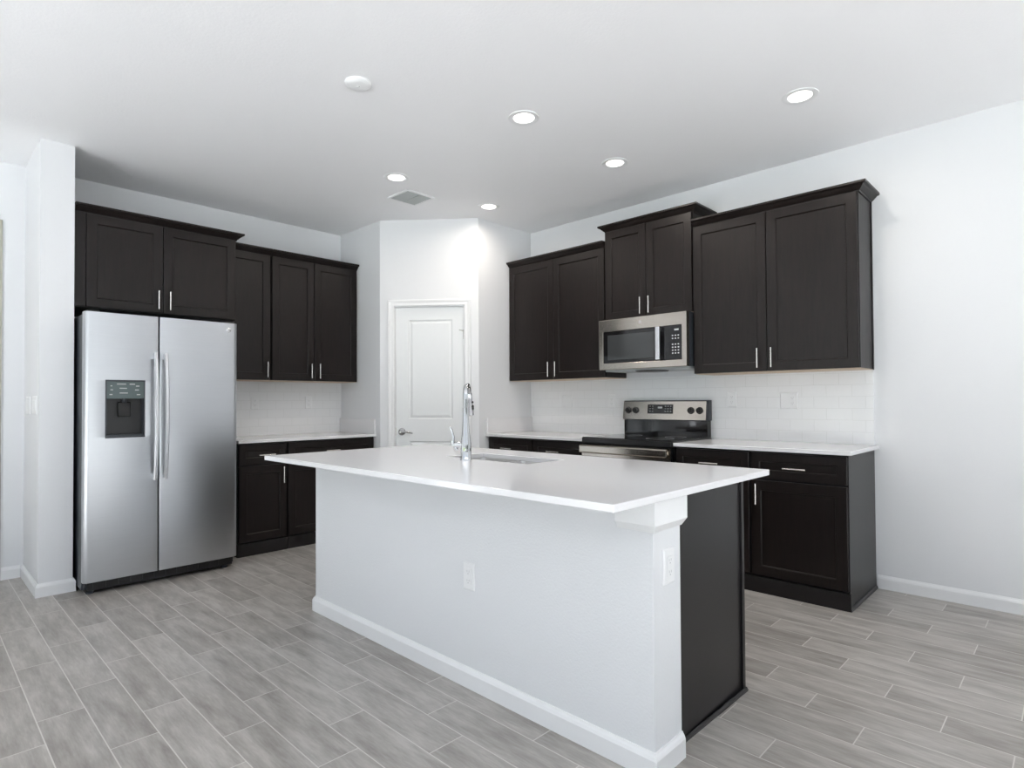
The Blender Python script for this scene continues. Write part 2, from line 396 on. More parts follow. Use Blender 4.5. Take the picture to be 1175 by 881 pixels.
# pantry door: jamb, casing, slab, lever, hinges
def moulded_door(fr, u0, u1, n, z0, z1, panels, th=0.035):
    """slab with raised panels framed by a moulded groove"""
    bm = bmesh.new()
    us = sorted({u0, u1, *[p[0] for p in panels], *[p[1] for p in panels]}); zs = sorted({z0, z1, *[p[2] for p in panels], *[p[3] for p in panels]})
    V = {(i, j): bm.verts.new(fr(u, n, z)) for i, u in enumerate(us) for j, z in enumerate(zs)}
    for i in range(len(us)-1):
        for j in range(len(zs)-1):
            uc, zc = (us[i]+us[i+1])/2, (zs[j]+zs[j+1])/2
            inp = [p for p in panels if p[0] < uc < p[1] and p[2] < zc < p[3]]
            q = [V[i, j], V[i+1, j], V[i+1, j+1], V[i, j+1]]
            if not inp: bm.faces.new(q); continue
            prev = q; a0, a1, b0, b1 = us[i], us[i+1], zs[j], zs[j+1]
            for ins, dn in ((0.006, -0.007), (0.014, -0.009), (0.026, -0.004), (0.034, -0.002)):
                cur = [bm.verts.new(fr(u, n+dn, z)) for u, z in ((a0+ins, b0+ins), (a1-ins, b0+ins), (a1-ins, b1-ins), (a0+ins, b1-ins))]
                for k in range(4): bm.faces.new((prev[k], prev[(k+1) % 4], cur[(k+1) % 4], cur[k]))
                prev = cur
            bm.faces.new(prev)
    back = [bm.verts.new(fr(u, n-th, z)) for u, z in ((u0, z0), (u1, z0), (u1, z1), (u0, z1))]
    bm.faces.new(back)
    I, J = len(us)-1, len(zs)-1
    edges = [[V[i, 0] for i in range(I+1)], [V[I, j] for j in range(J+1)], [V[i, J] for i in range(I, -1, -1)], [V[0, j] for j in range(J, -1, -1)]]
    for k, e in enumerate(edges): bm.faces.new([back[k], *e, back[(k+1) % 4]])
    return bm
ds = struct('door_1', moulded_door(CW, U0+0.005, U1-0.005, -0.018, 0.008, DH-0.005,
        [(0.262, 0.662, 1.035, 1.935), (0.262, 0.662, 0.215, 0.835)]), M['door'])
bm = bmesh.new()
for a_, b_ in ((U0, U0+0.0035), (U1-0.0035, U1)): box(bm, CW, a_, b_, -0.11, 0.0, 0, DH)
box(bm, CW, U0, U1, -0.11, 0.0, DH-0.0035, DH)
struct('door_jamb', bm, M['trim'], parent=ds)
bm = bmesh.new()
sweep(bm, lambda p, q, w_: CW(p, w_, q), [(U0-0.003, 0.0), (U0-0.003, DH+0.003), (U1+0.003, DH+0.003), (U1+0.003, 0.0)],
      [(0, 0.0005), (0, 0.010), (0.006, 0.014), (0.030, 0.012), (0.040, 0.017), (0.054, 0.018), (0.057, 0.014), (0.057, 0.0005)], -1)
struct('door_casing', bm, M['trim'], parent=ds)
bm = bmesh.new()
lathe(bm, CW(0.196, -0.018, 0.920), [(0.033, 0), (0.033, 0.006), (0.028, 0.012), (0.012, 0.016), (0.011, 0.045), (0.013, 0.048), (0.013, 0.060), (0.008, 0.064)], CW.n)
tube(bm, [CW(0.196, 0.034, 0.920), CW(0.215, 0.036, 0.922), CW(0.25, 0.036, 0.920), CW(0.285, 0.034, 0.914), CW(0.305, 0.032, 0.908)], [0.011, 0.010, 0.008, 0.007, 0.006])
put('lever_handle', bm, M['darkn'], ds, smooth=True, label='dark nickel lever')
bm = bmesh.new(); box(bm, CW, U0+0.001, U0+0.009, -0.022, -0.012, 0.885, 0.955)
put('latch_plate', bm, M['nickel'], ds)
for z in (0.25, 1.02, 1.80):
    bm = bmesh.new(); tube(bm, [CW(U1-0.004, -0.010, z-0.045), CW(U1-0.004, -0.010, z+0.045)], 0.006, 10)
    if z > 1.5: tube(bm, [CW(U1-0.006, -0.006, z+0.03), CW(U1-0.045, 0.012, z+0.036)], 0.004, 8)
    put('hinge', bm, M['nickel'], ds, smooth=True)
# doorway at the far left
d2 = struct('door_2', moulded_door(Fr((0, B, 0), (1, 0, 0), (0, -1, 0)), D2[0]+0.004, D2[1]-0.004, -0.05, 0.008, D2[3]-0.004,
      [(D2[0]+0.12, D2[1]-0.12, 1.15, 2.28), (D2[0]+0.12, D2[1]-0.12, 0.22, 0.95)]), M['beige'])
bm = bmesh.new()
sweep(bm, lambda p, q, w_: LW(p, w_, q), [(D2[0], 0.0), (D2[0], D2[3]), (D2[1], D2[3]), (D2[1], 0.0)],
      [(-0.02, 0.0005), (-0.02, 0.012), (0.026, 0.012), (0.026, 0.0005)], -1)
struct('door_casing', bm, M['beige'], parent=d2, label='beige casing')
bm = bmesh.new(); lathe(bm, LW(D2[1]-0.07, -0.05, 0.95), [(0.03, 0), (0.03, 0.008), (0.012, 0.012), (0.012, 0.04), (0.026, 0.05), (0.026, 0.065), (0.01, 0.075)], LW.n)
put('door_knob', bm, M['nickel'], d2, smooth=True)
# sliding-door frames in the two openings behind the camera
def slider(name, fr, u0, u1, z1, n_panel):
    bm = bmesh.new()
    box(bm, fr, u0, u0+0.05, -0.10, -0.02, 0, z1); box(bm, fr, u1-0.05, u1, -0.10, -0.02, 0, z1)
    box(bm, fr, u0+0.05, u1-0.05, -0.10, -0.02, z1-0.05, z1); box(bm, fr, u0+0.05, u1-0.05, -0.10, -0.02, 0, 0.03)
    for i in range(1, n_panel):
        x = u0+(u1-u0)*i/n_panel; box(bm, fr, x-0.035, x+0.035, -0.08, -0.04, 0.03, z1-0.05)
    return struct(name, bm, M['trim'])
slider('window_1', Fr((0, YF, 0), (1, 0, 0), (0, 1, 0)), OPEN_F[0], OPEN_F[1], OPEN_F[3], 4)
slider('window_2', Fr((XL, 0, 0), (0, 1, 0), (1, 0, 0)), OPEN_L[0], OPEN_L[1], OPEN_L[3], 4)
# baseboards
def baseboard(name, path, side):
    bm = bmesh.new(); sweep(bm, XYW, path, BASE_PROF, side); return struct(name, bm, M['trim'])
baseboard('baseboard_right', [(A-0.0005, YF), (A-0.0005, 0.948)], -1)
baseboard('baseboard_stub', [(SX0-0.0005, B-0.0005), (SX0-0.0005, SY-0.0005), (SX1+0.0005, SY-0.0005), (SX1+0.0005, SY+0.05)], 1)
baseboard('baseboard_back', [(D2[1]+0.03, B-0.0005), (SX0-0.016, B-0.0005)], 1)
baseboard('baseboard_back_left', [(XL+0.02, B-0.0005), (D2[0]-0.03, B-0.0005)], 1)
bm = bmesh.new(); sweep(bm, lambda p, q, w_: CW(p, q, w_), [(0.002, 0.0005), (U0-0.063, 0.0005)], BASE_PROF, -1); struct('baseboard_pantry_left', bm, M['trim'])
bm = bmesh.new(); sweep(bm, lambda p, q, w_: CW(p, q, w_), [(U1+0.063, 0.0005), (LEN-0.002, 0.0005)], BASE_PROF, -1); struct('baseboard_pantry_right', bm, M['trim'])
# tiled backsplashes
struct('wall_tile_right', bx(RW, 0.957, YP-0.0005, 0.0005, 0.008, TT, 1.383), M['tile'])
struct('wall_tile_back', bx(LW, 1.795, C-0.0005, 0.0005, 0.008, TT, 1.383), M['tile'])
# outside ground; unseen paving widened and paled to bounce sun onto the ceiling
struct('bounce_patio', bx(W, -12, 12, YF-9, YF-T-0.001, -0.12, -0.04), M['bounce_patio'])
struct('bounce_patio_side', bx(W, XL-9, XL-T-0.001, YF-T, 9, -0.12, -0.04), M['bounce_patio'])
struct('lawn', bx(W, -60, 60, -70, 40, -0.3, -0.16), M['lawn'])
struct('hedge', bx(W, -40, 40, -26, -24.5, -0.16, 1.6), M['fence'])

# ================================================================== ISLAND
IX0, IX1, IY0, IY1 = 1.390, 2.536, 0.945, 3.226
BX0, BX1, BX2, BY0, BY1 = 1.662, 1.835, 2.43, 0.982, 3.165
isl = root('kitchen_island', ((BX0+BX2)/2, (BY0+BY1)/2, 0), 'kitchen island with white textured half wall facing the room and dark wood end panel', 'kitchen island')
put('half_wall', bx(W, BX0, BX1, BY0, BY1, 0, TOP-0.001), M['pony'], isl, label='white textured drywall half wall')
bm = bmesh.new()
sweep(bm, XYW, [(BX1, BY1+0.0005), (BX0-0.0005, BY1+0.0005), (BX0-0.0005, BY0-0.0005), (BX1, BY0-0.0005)], BASE_PROF, 1)
bm2 = bm
put('baseboard', bm2, M['trim'], isl, label='white moulded baseboard')
bm = bmesh.new()
sweep(bm, XYW, [(BX0-0.0005, BY0+0.13), (BX0-0.0005, BY0-0.0005), (BX1+0.0005, BY0-0.0005), (BX1+0.0005, BY0+0.036)],
      [(0, 0.772), (0.004, 0.772), (0.018, 0.796), (0.018, TOP-0.001), (0, TOP-0.001)], 1)
put('corner_cap', bm, M['trim'], isl, label='white trim block under the worktop')
put('end_panel', bx(W, BX1+0.001, BX2-0.022, 1.020, 1.036, 0, TOP-0.001), M['panel'], isl, label='smooth dark wood end panel')
bm = bmesh.new(); box(bm, W, BX2-0.022, BX2, 1.012, 1.05, 0, TOP-0.001)
put('corner_stile', bm, M['panel'], isl)
bm = bmesh.new(); sweep(bm, XYW, [(BX1+0.002, 1.0195), (BX2, 1.0115)], [(0, 0), (0.010, 0), (0.010, 0.008), (0.004, 0.014), (0, 0.014)], 1)
put('shoe_moulding', bm, M['panel'], isl)
put('cabinet_box', bx(W, BX1+0.001, BX2-0.024, 1.037, BY1-0.001, 0, 0.60), M['panel'], isl)
IF = Fr((BX2-0.024, 0, 0), (0, 1, 0), (1, 0, 0))
nfront = 4; w0 = (BY1-1.056)/nfront
for i in range(nfront):
    a_ = 1.052+i*w0+0.003; b_ = a_+w0-0.006
    d = put('door', shaker(IF, a_, b_, 0.002, 0.108, 0.694), M['wood'], isl)
    put('handle', pull(IF, (b_-0.035) if i % 2 == 0 else (a_+0.035), 0.022, 0.61), M['nickel'], d, smooth=True)
    d = put('drawer', shaker(IF, a_, b_, 0.002, 0.706, 0.864, 0.05), M['wood'], isl)
    put('handle', pull(IF, (a_+b_)/2, 0.022, 0.778, False), M['nickel'], d, smooth=True)
put('toe_board', bx(IF, 1.04, BY1-0.001, 0.0005, 0.022, 0, 0.098), M['panel'], isl)
put('far_end_panel', bx(W, BX1+0.001, BX2-0.024, BY1-0.016, BY1, 0.601, TOP-0.001), M['panel'], isl)
# island worktop with the sink cut-out
KX0, KX1, KY0, KY1 = 2.020, 2.285, 1.845, 2.425
def slab_hole(xs, ys, z0, z1):
    bm = bmesh.new(); V = {}
    for k, z in enumerate((z0, z1)):
        for i, x in enumerate(xs):
            for j, y in enumerate(ys): V[i, j, k] = bm.verts.new((x, y, z))
    for i in range(3):
        for j in range(3):
            if i == 1 and j == 1: continue
            for k in (0, 1): bm.faces.new((V[i, j, k], V[i+1, j, k], V[i+1, j+1, k], V[i, j+1, k]))
    def side(a_, b_): bm.faces.new((V[a_+(0,)], V[b_+(0,)], V[b_+(1,)], V[a_+(1,)]))
    for i in range(3): side((i, 0), (i+1, 0)); side((i, 3), (i+1, 3)); side((0, i), (0, i+1)); side((3, i), (3, i+1))
    side((1, 1), (2, 1)); side((1, 2), (2, 2)); side((1, 1), (1, 2)); side((2, 1), (2, 2))
    return bm
solo('island_worktop', slab_hole([IX0, KX0, KX1, IX1], [IY0, KY0, KY1, IY1], TOP, TT), M['quartz'],
     'white quartz worktop overhanging the island with a sink cut-out', 'worktop', bevel=0.003, loc=((IX0+IX1)/2, (IY0+IY1)/2, TOP))
# sink
sk = root('kitchen_sink', ((KX0+KX1)/2, (KY0+KY1)/2, TOP-0.19), 'stainless steel double bowl sink set under the island worktop', 'sink')
def rrect(x0, x1, y0, y1, r, n=5):
    pts = []
    for cx_, cy_, a0 in ((x1-r, y1-r, 0), (x0+r, y1-r, 90), (x0+r, y0+r, 180), (x1-r, y0+r, 270)):
        for k in range(n+1):
            a = math.radians(a0+90*k/n); pts.append((cx_+r*math.cos(a), cy_+r*math.sin(a)))
    return pts
YM = (KY0+KY1)/2
for y0, y1 in ((KY0-0.004, YM-0.012), (YM+0.012, KY1+0.004)):
    bm = bmesh.new(); x0, x1 = KX0-0.004, KX1+0.004; loops = []
    for ins, z, r in ((-0.008, TOP-0.001, 0.03), (0.0, TOP-0.001, 0.028), (0.002, TOP-0.02, 0.028), (0.006, TOP-0.165, 0.03), (0.014, TOP-0.18, 0.035), (0.03, TOP-0.185, 0.03)):
        loops.append([bm.verts.new((x, y, z)) for x, y in rrect(x0+ins, x1-ins, y0+ins, y1-ins, r)])
    for a_, b_ in zip(loops, loops[1:]):
        n = len(a_)
        for k in range(n): bm.faces.new((a_[k], a_[(k+1) % n], b_[(k+1) % n], b_[k]))
    bm.faces.new(loops[-1])
    b = put('bowl', bm, M['steels'], sk, smooth=True)
    md = b.modifiers.new('thick', 'SOLIDIFY'); md.thickness = 0.0015; md.offset = 1
    bm = bmesh.new(); lathe(bm, ((x0+x1)/2, (y0+y1)/2, TOP-0.1845), [(0.042, 0), (0.042, 0.002), (0.034, 0.003), (0.03, -0.0005), (0.006, -0.0003)])
    put('drain', bm, M['chrome'], b, smooth=True)
# faucet
fx, fy = 1.962, 2.206
fa = root('kitchen_faucet', (fx, fy, TT), 'chrome pull-down faucet standing on the island worktop beside the sink', 'faucet')
d3 = Vector((math.cos(math.radians(38)), math.sin(math.radians(38)), 0)); s3 = Vector((-d3.y, d3.x, 0))
f0 = Vector((fx, fy, TT))
bm = bmesh.new()
lathe(bm, f0, [(0.029, 0), (0.029, 0.006), (0.027, 0.010), (0.0265, 0.05), (0.026, 0.085), (0.021, 0.13), (0.017, 0.18), (0.0155, 0.24), (0.0155, 0.26)])
put('faucet_body', bm, M['chrome'], fa, smooth=True)
bm = bmesh.new(); pts = [f0+Vector((0, 0, 0.255)), f0+Vector((0, 0, 0.30))]
R = 0.048
for k in range(0, 13):
    a = math.pi*k/12*0.96; pts.append(f0+Vector((0, 0, 0.325))+d3*(R-R*math.cos(a))+Vector((0, 0, R*math.sin(a))))
tube(bm, pts, 0.0125, 18)
put('spout', bm, M['chrome'], fa, smooth=True)
e0 = pts[-1]; hd = (pts[-1]-pts[-2]).normalized()
bm = bmesh.new(); lathe(bm, e0-hd*0.004, [(0.0135, 0), (0.016, 0.01), (0.017, 0.05), (0.020, 0.10), (0.020, 0.116), (0.017, 0.12)], hd)
hdob = put('spray_head', bm, M['chrome'], fa, smooth=True)
bm = bmesh.new()
side = (-s3*0.75-d3*0.2).normalized()
for q, rr in ((0.045, 0.006), (0.068, 0.009), (0.078, 0.009)):
    lathe(bm, e0+hd*q+side*0.012, [(rr, 0), (rr, 0.008), (rr*0.7, 0.010)], side, 14)
put('spray_button', bm, M['black'], hdob, smooth=True, label='black button')
bm = bmesh.new()
hz = f0+Vector((0, 0, 0.075))
tube(bm, [hz, hz+s3*0.045, hz+s3*0.058], [0.017, 0.017, 0.013])
p = hz+s3*0.055
tube(bm, [p+Vector((0, 0, -0.028))-s3*0.012, p+Vector((0, 0, -0.012))+s3*0.002, p+Vector((0, 0, 0.010))+s3*0.012, p+Vector((0, 0, 0.04))+s3*0.008, p+Vector((0, 0, 0.075))+s3*0.018, p+Vector((0, 0, 0.088))+s3*0.026], [0.007, 0.009, 0.010, 0.007, 0.006, 0.004])
put('lever_handle', bm, M['chrome'], fa, smooth=True)

# ================================================================== RANGE WALL
G = 'dark shaker wall cabinets'
DU = 0.320
upper_cabinet(RW, 0.957, 2.018, 1.380, 2.455, DU, [(0.961, 1.496, 1.463), (1.501, 2.014, 1.553)],
    'dark two-door wall cabinet nearest the camera, its side facing the bare wall', G,
    ([(0.957, 0.004), (0.957, DU-0.022), (2.018, DU-0.022)], -1), end_strip=0.957)
upper_cabinet(RW, 2.024, 2.786, 1.836, 2.575, DU, [(2.028, 2.403, 2.368), (2.408, 2.782, 2.443)],
    'short dark shaker wall cabinet mounted directly above the microwave', G,
    ([(2.024, 0.004), (2.024, DU-0.022), (2.786, DU-0.022), (2.786, 0.004)], -1))
upper_cabinet(RW, 2.792, YP-0.002, 1.380, 2.455, DU, [(2.796, 3.334, 3.296), (3.339, YP-0.012, 3.377)],
    'dark shaker wall cabinet between the microwave and the white pantry wall', G,
    ([(2.792, DU-0.022), (YP-0.002, DU-0.022)], -1))
GB = 'dark shaker base cabinets'
BD = 0.604
base_cabinet(RW, 0.957, 2.016, BD, [(0.962, 1.500, 1.235), (1.514, 2.012, 1.765)], [(0.962, 1.500, 1.462), (1.514, 2.012, 1.552)],
    'dark base cabinet right of the range, its end panel beside the bare white wall', GB,
    shoe=([(0.9565, 0.02), (0.9565, BD-0.0)], -1), plinth=(0.010, 0))
base_cabinet(RW, 2.790, YP-0.002, BD, [(2.795, 3.328, 3.09), (3.342, YP-0.02, 3.62)], [(2.795, 3.328, 3.285), (3.342, YP-0.02, 3.38)],
    'dark base cabinet left of the range, in the corner by the pantry wall', GB)
def worktop(name, fr, u0, u1, n1, label, splash=None):
    c = fr((u0+u1)/2, n1/2, TOP)
    t = root(name, c, label, 'worktop', 'white quartz worktops along the walls')
    put('slab', bx(fr, u0, u1, 0.0005, n1, TOP, TT), M['quartz'], t, bevel=0.003)
    if splash: put('side_splash', bx(fr, splash[0], splash[1], 0.012, n1-0.004, TT, 1.036), M['quartz'], t, bevel=0.002)
    return t
worktop('worktop', RW, 0.932, 2.020, 0.628, 'white quartz worktop right of the range')
worktop('worktop', RW, 2.786, YP-0.001, 0.628, 'white quartz worktop left of the range running to the pantry corner', (YP-0.021, YP-0.001))
# ---- microwave
m0, m1, mz0, mz1, mn = 2.026, 2.784, 1.436, 1.832, 0.408
mw = root('microwave', RW(2.405, mn/2, mz0), 'stainless steel over-the-range microwave with black glass window', 'microwave')
put('case', bx(RW, m0+0.002, m1-0.002, 0.010, mn-0.045, mz0+0.004, mz1), M['grey'], mw, label='dark grey metal case')
bm = bmesh.new()   # stainless front as a frame round the glass
us = [m0, 2.064, 2.744, m1]; zs = [mz0, 1.487, 1.738, mz1]
g0, g1 = mn-0.044, mn
V = {}
for k, n_ in enumerate((g0, g1)):
    for i, u in enumerate(us):
        for j, z in enumerate(zs): V[i, j, k] = bm.verts.new(RW(u, n_, z))
for i in range(3):
    for j in range(3):
        if (i, j) == (1, 1): continue
        for k in (0, 1): bm.faces.new((V[i, j, k], V[i+1, j, k], V[i+1, j+1, k], V[i, j+1, k]))
def sd(a_, b_): bm.faces.new((V[a_+(0,)], V[b_+(0,)], V[b_+(1,)], V[a_+(1,)]))
for i in range(3): sd((i, 0), (i+1, 0)); sd((i, 3), (i+1, 3)); sd((0, i), (0, i+1)); sd((3, i), (3, i+1))
sd((1, 1), (2, 1)); sd((1, 2), (2, 2)); sd((1, 1), (1, 2)); sd((2, 1), (2, 2))
put('front_frame', bm, M['steely'], mw, bevel=0.003, label='brushed stainless steel front frame')
dr = put('door_glass', bx(RW, 2.262, 2.743, g0+0.002, mn-0.002, 1.488, 1.737), M['gloss'], mw, label='black glass door')
put('window', bx(RW, 2.285, 2.702, mn-0.0018, mn-0.0010, 1.512, 1.708), M['window'], dr, label='smoked see-through window')
kp = put('control_panel', bx(RW, 2.065, 2.260, g0+0.002, mn-0.0025, 1.488, 1.737), M['gloss'], mw, label='black control panel')
for r_ in range(7):
    z = 1.660-r_*0.0215
    if r_ == 2: continue
    for c_ in range(3):
        u = 2.085+c_*0.023; put('key', bx(RW, u, u+0.011, mn-0.0025, mn-0.0019, z, z+0.008), M['mark'], kp, label='pale printed button')
put('clock_display', bx(RW, 2.088, 2.122, mn-0.0025, mn-0.0019, 1.700, 1.712), M['mark'], kp, label='pale lit clock')
bm = bmesh.new()
box(bm, RW, 2.222, 2.256, mn+0.028, mn+0.040, 1.490, 1.735); box(bm, RW, 2.228, 2.250, mn-0.002, mn+0.029, 1.700, 1.728); box(bm, RW, 2.228, 2.250, mn-0.002, mn+0.029, 1.497, 1.525)
put('handle', bm, M['hsteel'], mw, bevel=0.004, label='vertical steel door handle')
bm = bmesh.new(); lathe(bm, RW(2.405, mn+0.0002, 1.789), [(0.015, 0), (0.015, 0.0015), (0.013, 0.0022)], RW.n)
bd = put('badge', bm, M['badge'], mw, smooth=True, label='small round maker badge')
bm = bmesh.new(); box(bm, RW, m0+0.02, m1-0.02, 0.03, mn-0.06, mz0-0.012, mz0+0.003)
uv = put('underside', bm, M['vent'], mw, label='pale grey vented underside')
bm = bmesh.new(); lathe(bm, RW(2.40, mn-0.16, mz0-0.0125), [(0.13, 0), (0.12, -0.008), (0.05, -0.010)], (0, 0, 1))
put('vent_cover', bm, M['black'], uv)
def font_mark(txt, fr, u, n, z, size, mat, parent, name):
    cu = bpy.data.curves.new(name, 'FONT'); cu.body = txt; cu.size = size; cu.align_x = 'CENTER'; cu.align_y = 'CENTER'; cu.extrude = 0.0003
    tmp = bpy.data.objects.new('t', cu); me = bpy.data.meshes.new_from_object(tmp); bpy.data.objects.remove(tmp); bpy.data.curves.remove(cu)
    me.materials.clear(); me.materials.append(mat); me.name = name; ob = bpy.data.objects.new(name, me); COL.objects.link(ob)
    X = fr.n.cross(Vector((0, 0, 1)))*-1; Z = fr.n
    Y = Z.cross(X)
    if Y.z < 0: X = -X; Y = Z.cross(X)
    mtx = Matrix(((X.x, Y.x, Z.x), (X.y, Y.y, Z.y), (X.z, Y.z, Z.z))).to_4x4()
    mtx.translation = fr(u, n, z)-ORG[parent.name]
    ob.parent = parent; ob.matrix_local = mtx; return ob
font_mark('GE', RW, 2.405, mn+0.0028, 1.789, 0.016, M['mark'], bd, 'badge_lettering')
# ---- range
r0, r1, rn = 2.024, 2.782, 0.655
rg = root('kitchen_range', RW(2.403, rn/2, 0), 'stainless steel and black electric range with glass cooktop and rear control panel', 'range')
put('body', bx(RW, r0+0.002, r1-0.002, 0.03, rn-0.055, 0.03, 0.868), M['black'], rg)
bm = bmesh.new(); box(bm, RW, r0+0.012, r1-0.012, 0.06, rn-0.07, 0, 0.03)
put('base', bm, M['black'], rg)
bm = bmesh.new(); box(bm, RW, r0, r1, 0.03, rn-0.006, 0.869, 0.908)
put('cooktop_frame', bm, M['black'], rg, bevel=0.004)
ct = put('glass_cooktop', bx(RW, r0+0.004, r1-0.004, 0.10, rn-0.012, 0.9085, 0.9145), M['gloss'], rg, bevel=0.0015, label='black glass cooktop')
for u, n_, rad in ((2.21, 0.24, 0.078), (2.60, 0.24, 0.090), (2.21, 0.47, 0.10), (2.60, 0.47, 0.078)):
    bm = bmesh.new(); lathe(bm, RW(u, n_, 0.9146), [(rad, 0), (rad, 0.0003), (rad-0.003, 0.0003), (rad-0.003, 0)], (0, 0, 1), 40, False, False)
    put('burner_ring', bm, M['slot'], ct)
od = put('oven_door', bx(RW, r0+0.003, r1-0.003, rn-0.053, rn-0.005, 0.235, 0.864), M['gloss'], rg, bevel=0.004, label='black glass oven door')
put('door_top_panel', bx(RW, r0+0.003, r1-0.003, rn-0.0045, rn-0.002, 0.772, 0.853), M['steely'], od, label='stainless strip')
bm = bmesh.new()
box(bm, RW, r0+0.010, r1-0.010, rn+0.020, rn+0.048, 0.797, 0.858)
for u in (r0+0.035, r1-0.035): box(bm, RW, u-0.012, u+0.012, rn-0.004, rn+0.0205, 0.808, 0.846)
put('oven_handle', bm, M['steely'], od, bevel=0.010, label='broad stainless bar handle')
put('storage_drawer', bx(RW, r0+0.003, r1-0.003, rn-0.053, rn-0.008, 0.05, 0.228), M['steely'], rg, bevel=0.004)
# backguard: dark lower part and tilted stainless control panel
put('backguard', bx(RW, r0+0.012, r1-0.012, 0.012, 0.075, 0.908, 1.035), M['gloss'], rg, bevel=0.003, label='glossy black lower backguard')
bm = bmesh.new()
def wedge(bm, fr, u0, u1, prof):
    a_ = [bm.verts.new(fr(u0, n, z)) for n, z in prof]; b_ = [bm.verts.new(fr(u1, n, z)) for n, z in prof]
    k = len(prof); bm.faces.new(a_); bm.faces.new(b_[::-1])
    for i in range(k): bm.faces.new((a_[i], a_[(i+1) % k], b_[(i+1) % k], b_[i]))
wedge(bm, RW, r0+0.004, r1-0.004, [(0.012, 1.036), (0.083, 1.036), (0.066, 1.186), (0.058, 1.192), (0.012, 1.192)])
put('control_housing', bm, M['grey'], rg, bevel=0.003, label='dark metal control housing')
tilt = (0.083-0.066)/(1.186-1.036)
def cp(z): return 0.083-(z-1.036)*tilt
def pl(u0, u1, z0, z1, d0, d1):
    bm = bmesh.new(); v = []
    for u in (u0, u1):
        for z in (z0, z1):
            for d in (d0, d1): v.append(bm.verts.new(RW(u, cp(z)+d, z)))
    for f in ((0, 1, 3, 2), (4, 6, 7, 5), (0, 4, 5, 1), (2, 3, 7, 6), (0, 2, 6, 4), (1, 5, 7, 3)): bm.faces.new([v[i] for i in f])
    return bm
fp = put('control_panel', pl(r0+0.020, r1-0.006, 1.038, 1.184, 0.0003, 0.003), M['steely'], rg, bevel=0.0008, label='brushed stainless control panel')
dp = put('display', pl(2.318, 2.545, 1.086, 1.160, 0.0032, 0.0045), M['gloss'], fp, bevel=0.002, label='black touch display')
for i, u in enumerate((2.332, 2.355, 2.378, 2.470, 2.493, 2.516)):
    for z in (1.102, 1.122, 1.142):
        if (i+int(z*1000)) % 5 == 0: continue
        put('key', pl(u, u+0.012, z, z+0.006, 0.0046, 0.005), M['slot'], dp, label='small pale key legend')
put('clock_display', pl(2.412, 2.452, 1.128, 1.142, 0.0046, 0.005), M['mark'], dp, label='pale clock digits')
nk = (RW.n+Vector((0, 0, tilt))).normalized()
for u in (2.095, 2.166, 2.655, 2.725):
    bm = bmesh.new(); c = RW(u, cp(1.112)+0.003, 1.112)
    lathe(bm, c, [(0.027, 0), (0.027, 0.004), (0.022, 0.006), (0.020, 0.024), (0.017, 0.027)], nk, 24)
    box(bm, Fr(c+nk*0.026, RW.u, nk), -0.004, 0.004, 0, 0.006, -0.017, 0.017)
    put('knob', bm, M['black'], fp, smooth=True, label='black control knob')

# ================================================================== REFRIGERATOR WALL
FD = 0.600
fcab = upper_cabinet(LW, 0.772, 1.795, 1.826, 2.455, FD, [(0.834, 1.284, 1.252), (1.289, 1.785, 1.325)],
    'deep dark wall cabinet with two doors above the refrigerator', G,
    ([(0.772, FD-0.022), (1.795, FD-0.022), (1.795, DU-0.02+0.052)], -1), filler=(0.774, 0.829), under='panel')
upper_cabinet(LW, 1.800, 2.190, 1.380, 2.455, DU, [(1.803, 2.180, 2.148)],
    'narrow single-door dark wall cabinet right of the refrigerator', G, ([(1.800, DU-0.022), (2.190, DU-0.022)], -1))
upper_cabinet(LW, 2.194, C-0.003, 1.380, 2.455, DU, [(2.199, 2.580, 2.545), (2.587, C-0.018, 2.625)],
    'dark two-door wall cabinet ending at the grey pantry side wall', G, ([(2.194, DU-0.022), (C-0.003, DU-0.022)], -1))
base_cabinet(LW, 1.802, 2.200, BD, [(1.812, 2.194, 2.02)], [(1.812, 2.194, 2.158)],
    'narrow dark base cabinet with one drawer right beside the refrigerator', GB)
base_cabinet(LW, 2.204, C-0.002, BD, [(2.209, C-0.02, 2.595)], [(2.209, 2.612, 2.575), (2.618, C-0.02, 2.655)],
    'wide dark base cabinet ending at the pantry side wall, partly behind the island', GB)
worktop('worktop', LW, 1.800, C-0.0005, 0.624, 'white quartz worktop between the refrigerator and the pantry wall', (C-0.0205, C-0.0005))
# ---- refrigerator
q0, q1, qs = 0.778, 1.700, 1.186      # left, right, split
YD0, YD1 = 4.397, 4.458               # door front and back
rf = root('refrigerator', ((q0+q1)/2, 4.8, 0), 'stainless steel side-by-side refrigerator with an ice and water dispenser', 'refrigerator')
put('case', bx(W, q0+0.004, q1-0.004, YD1+0.010, 5.22, 0.03, 1.752), M['grey'], rf, bevel=0.004, label='dark grey painted case')
def fprof(x0, x1, y0, y1, rl, rr, n=6):
    pts = [(x0, y1), (x1, y1)]
    for k in range(n+1):
        a = math.radians(90*k/n); pts.append((x1-rr+rr*math.cos(a), y0+rr-rr*math.sin(a)))
    for k in range(n+1):
        a = math.radians(90*k/n); pts.append((x0+rl-rl*math.sin(a), y0+rl-rl*math.cos(a)))
    return [Vector((x, y, 0)) for x, y in pts]
DZ0, DZ1 = 0.085, 1.765
HX0, HX1, HZ0, HZ1 = 0.892, 1.104, 0.978, 1.335
bm = bmesh.new()
prism(bm, fprof(q0, qs, YD0, YD1, 0.028, 0.006), DZ0, HZ0); prism(bm, fprof(q0, qs, YD0, YD1, 0.028, 0.006), HZ1, DZ1)
lp = fprof(q0, HX0, YD0, YD1, 0.028, 0.0005); prism(bm, lp, HZ0, HZ1)
lp = fprof(HX1, qs, YD0, YD1, 0.0005, 0.006); prism(bm, lp, HZ0, HZ1)
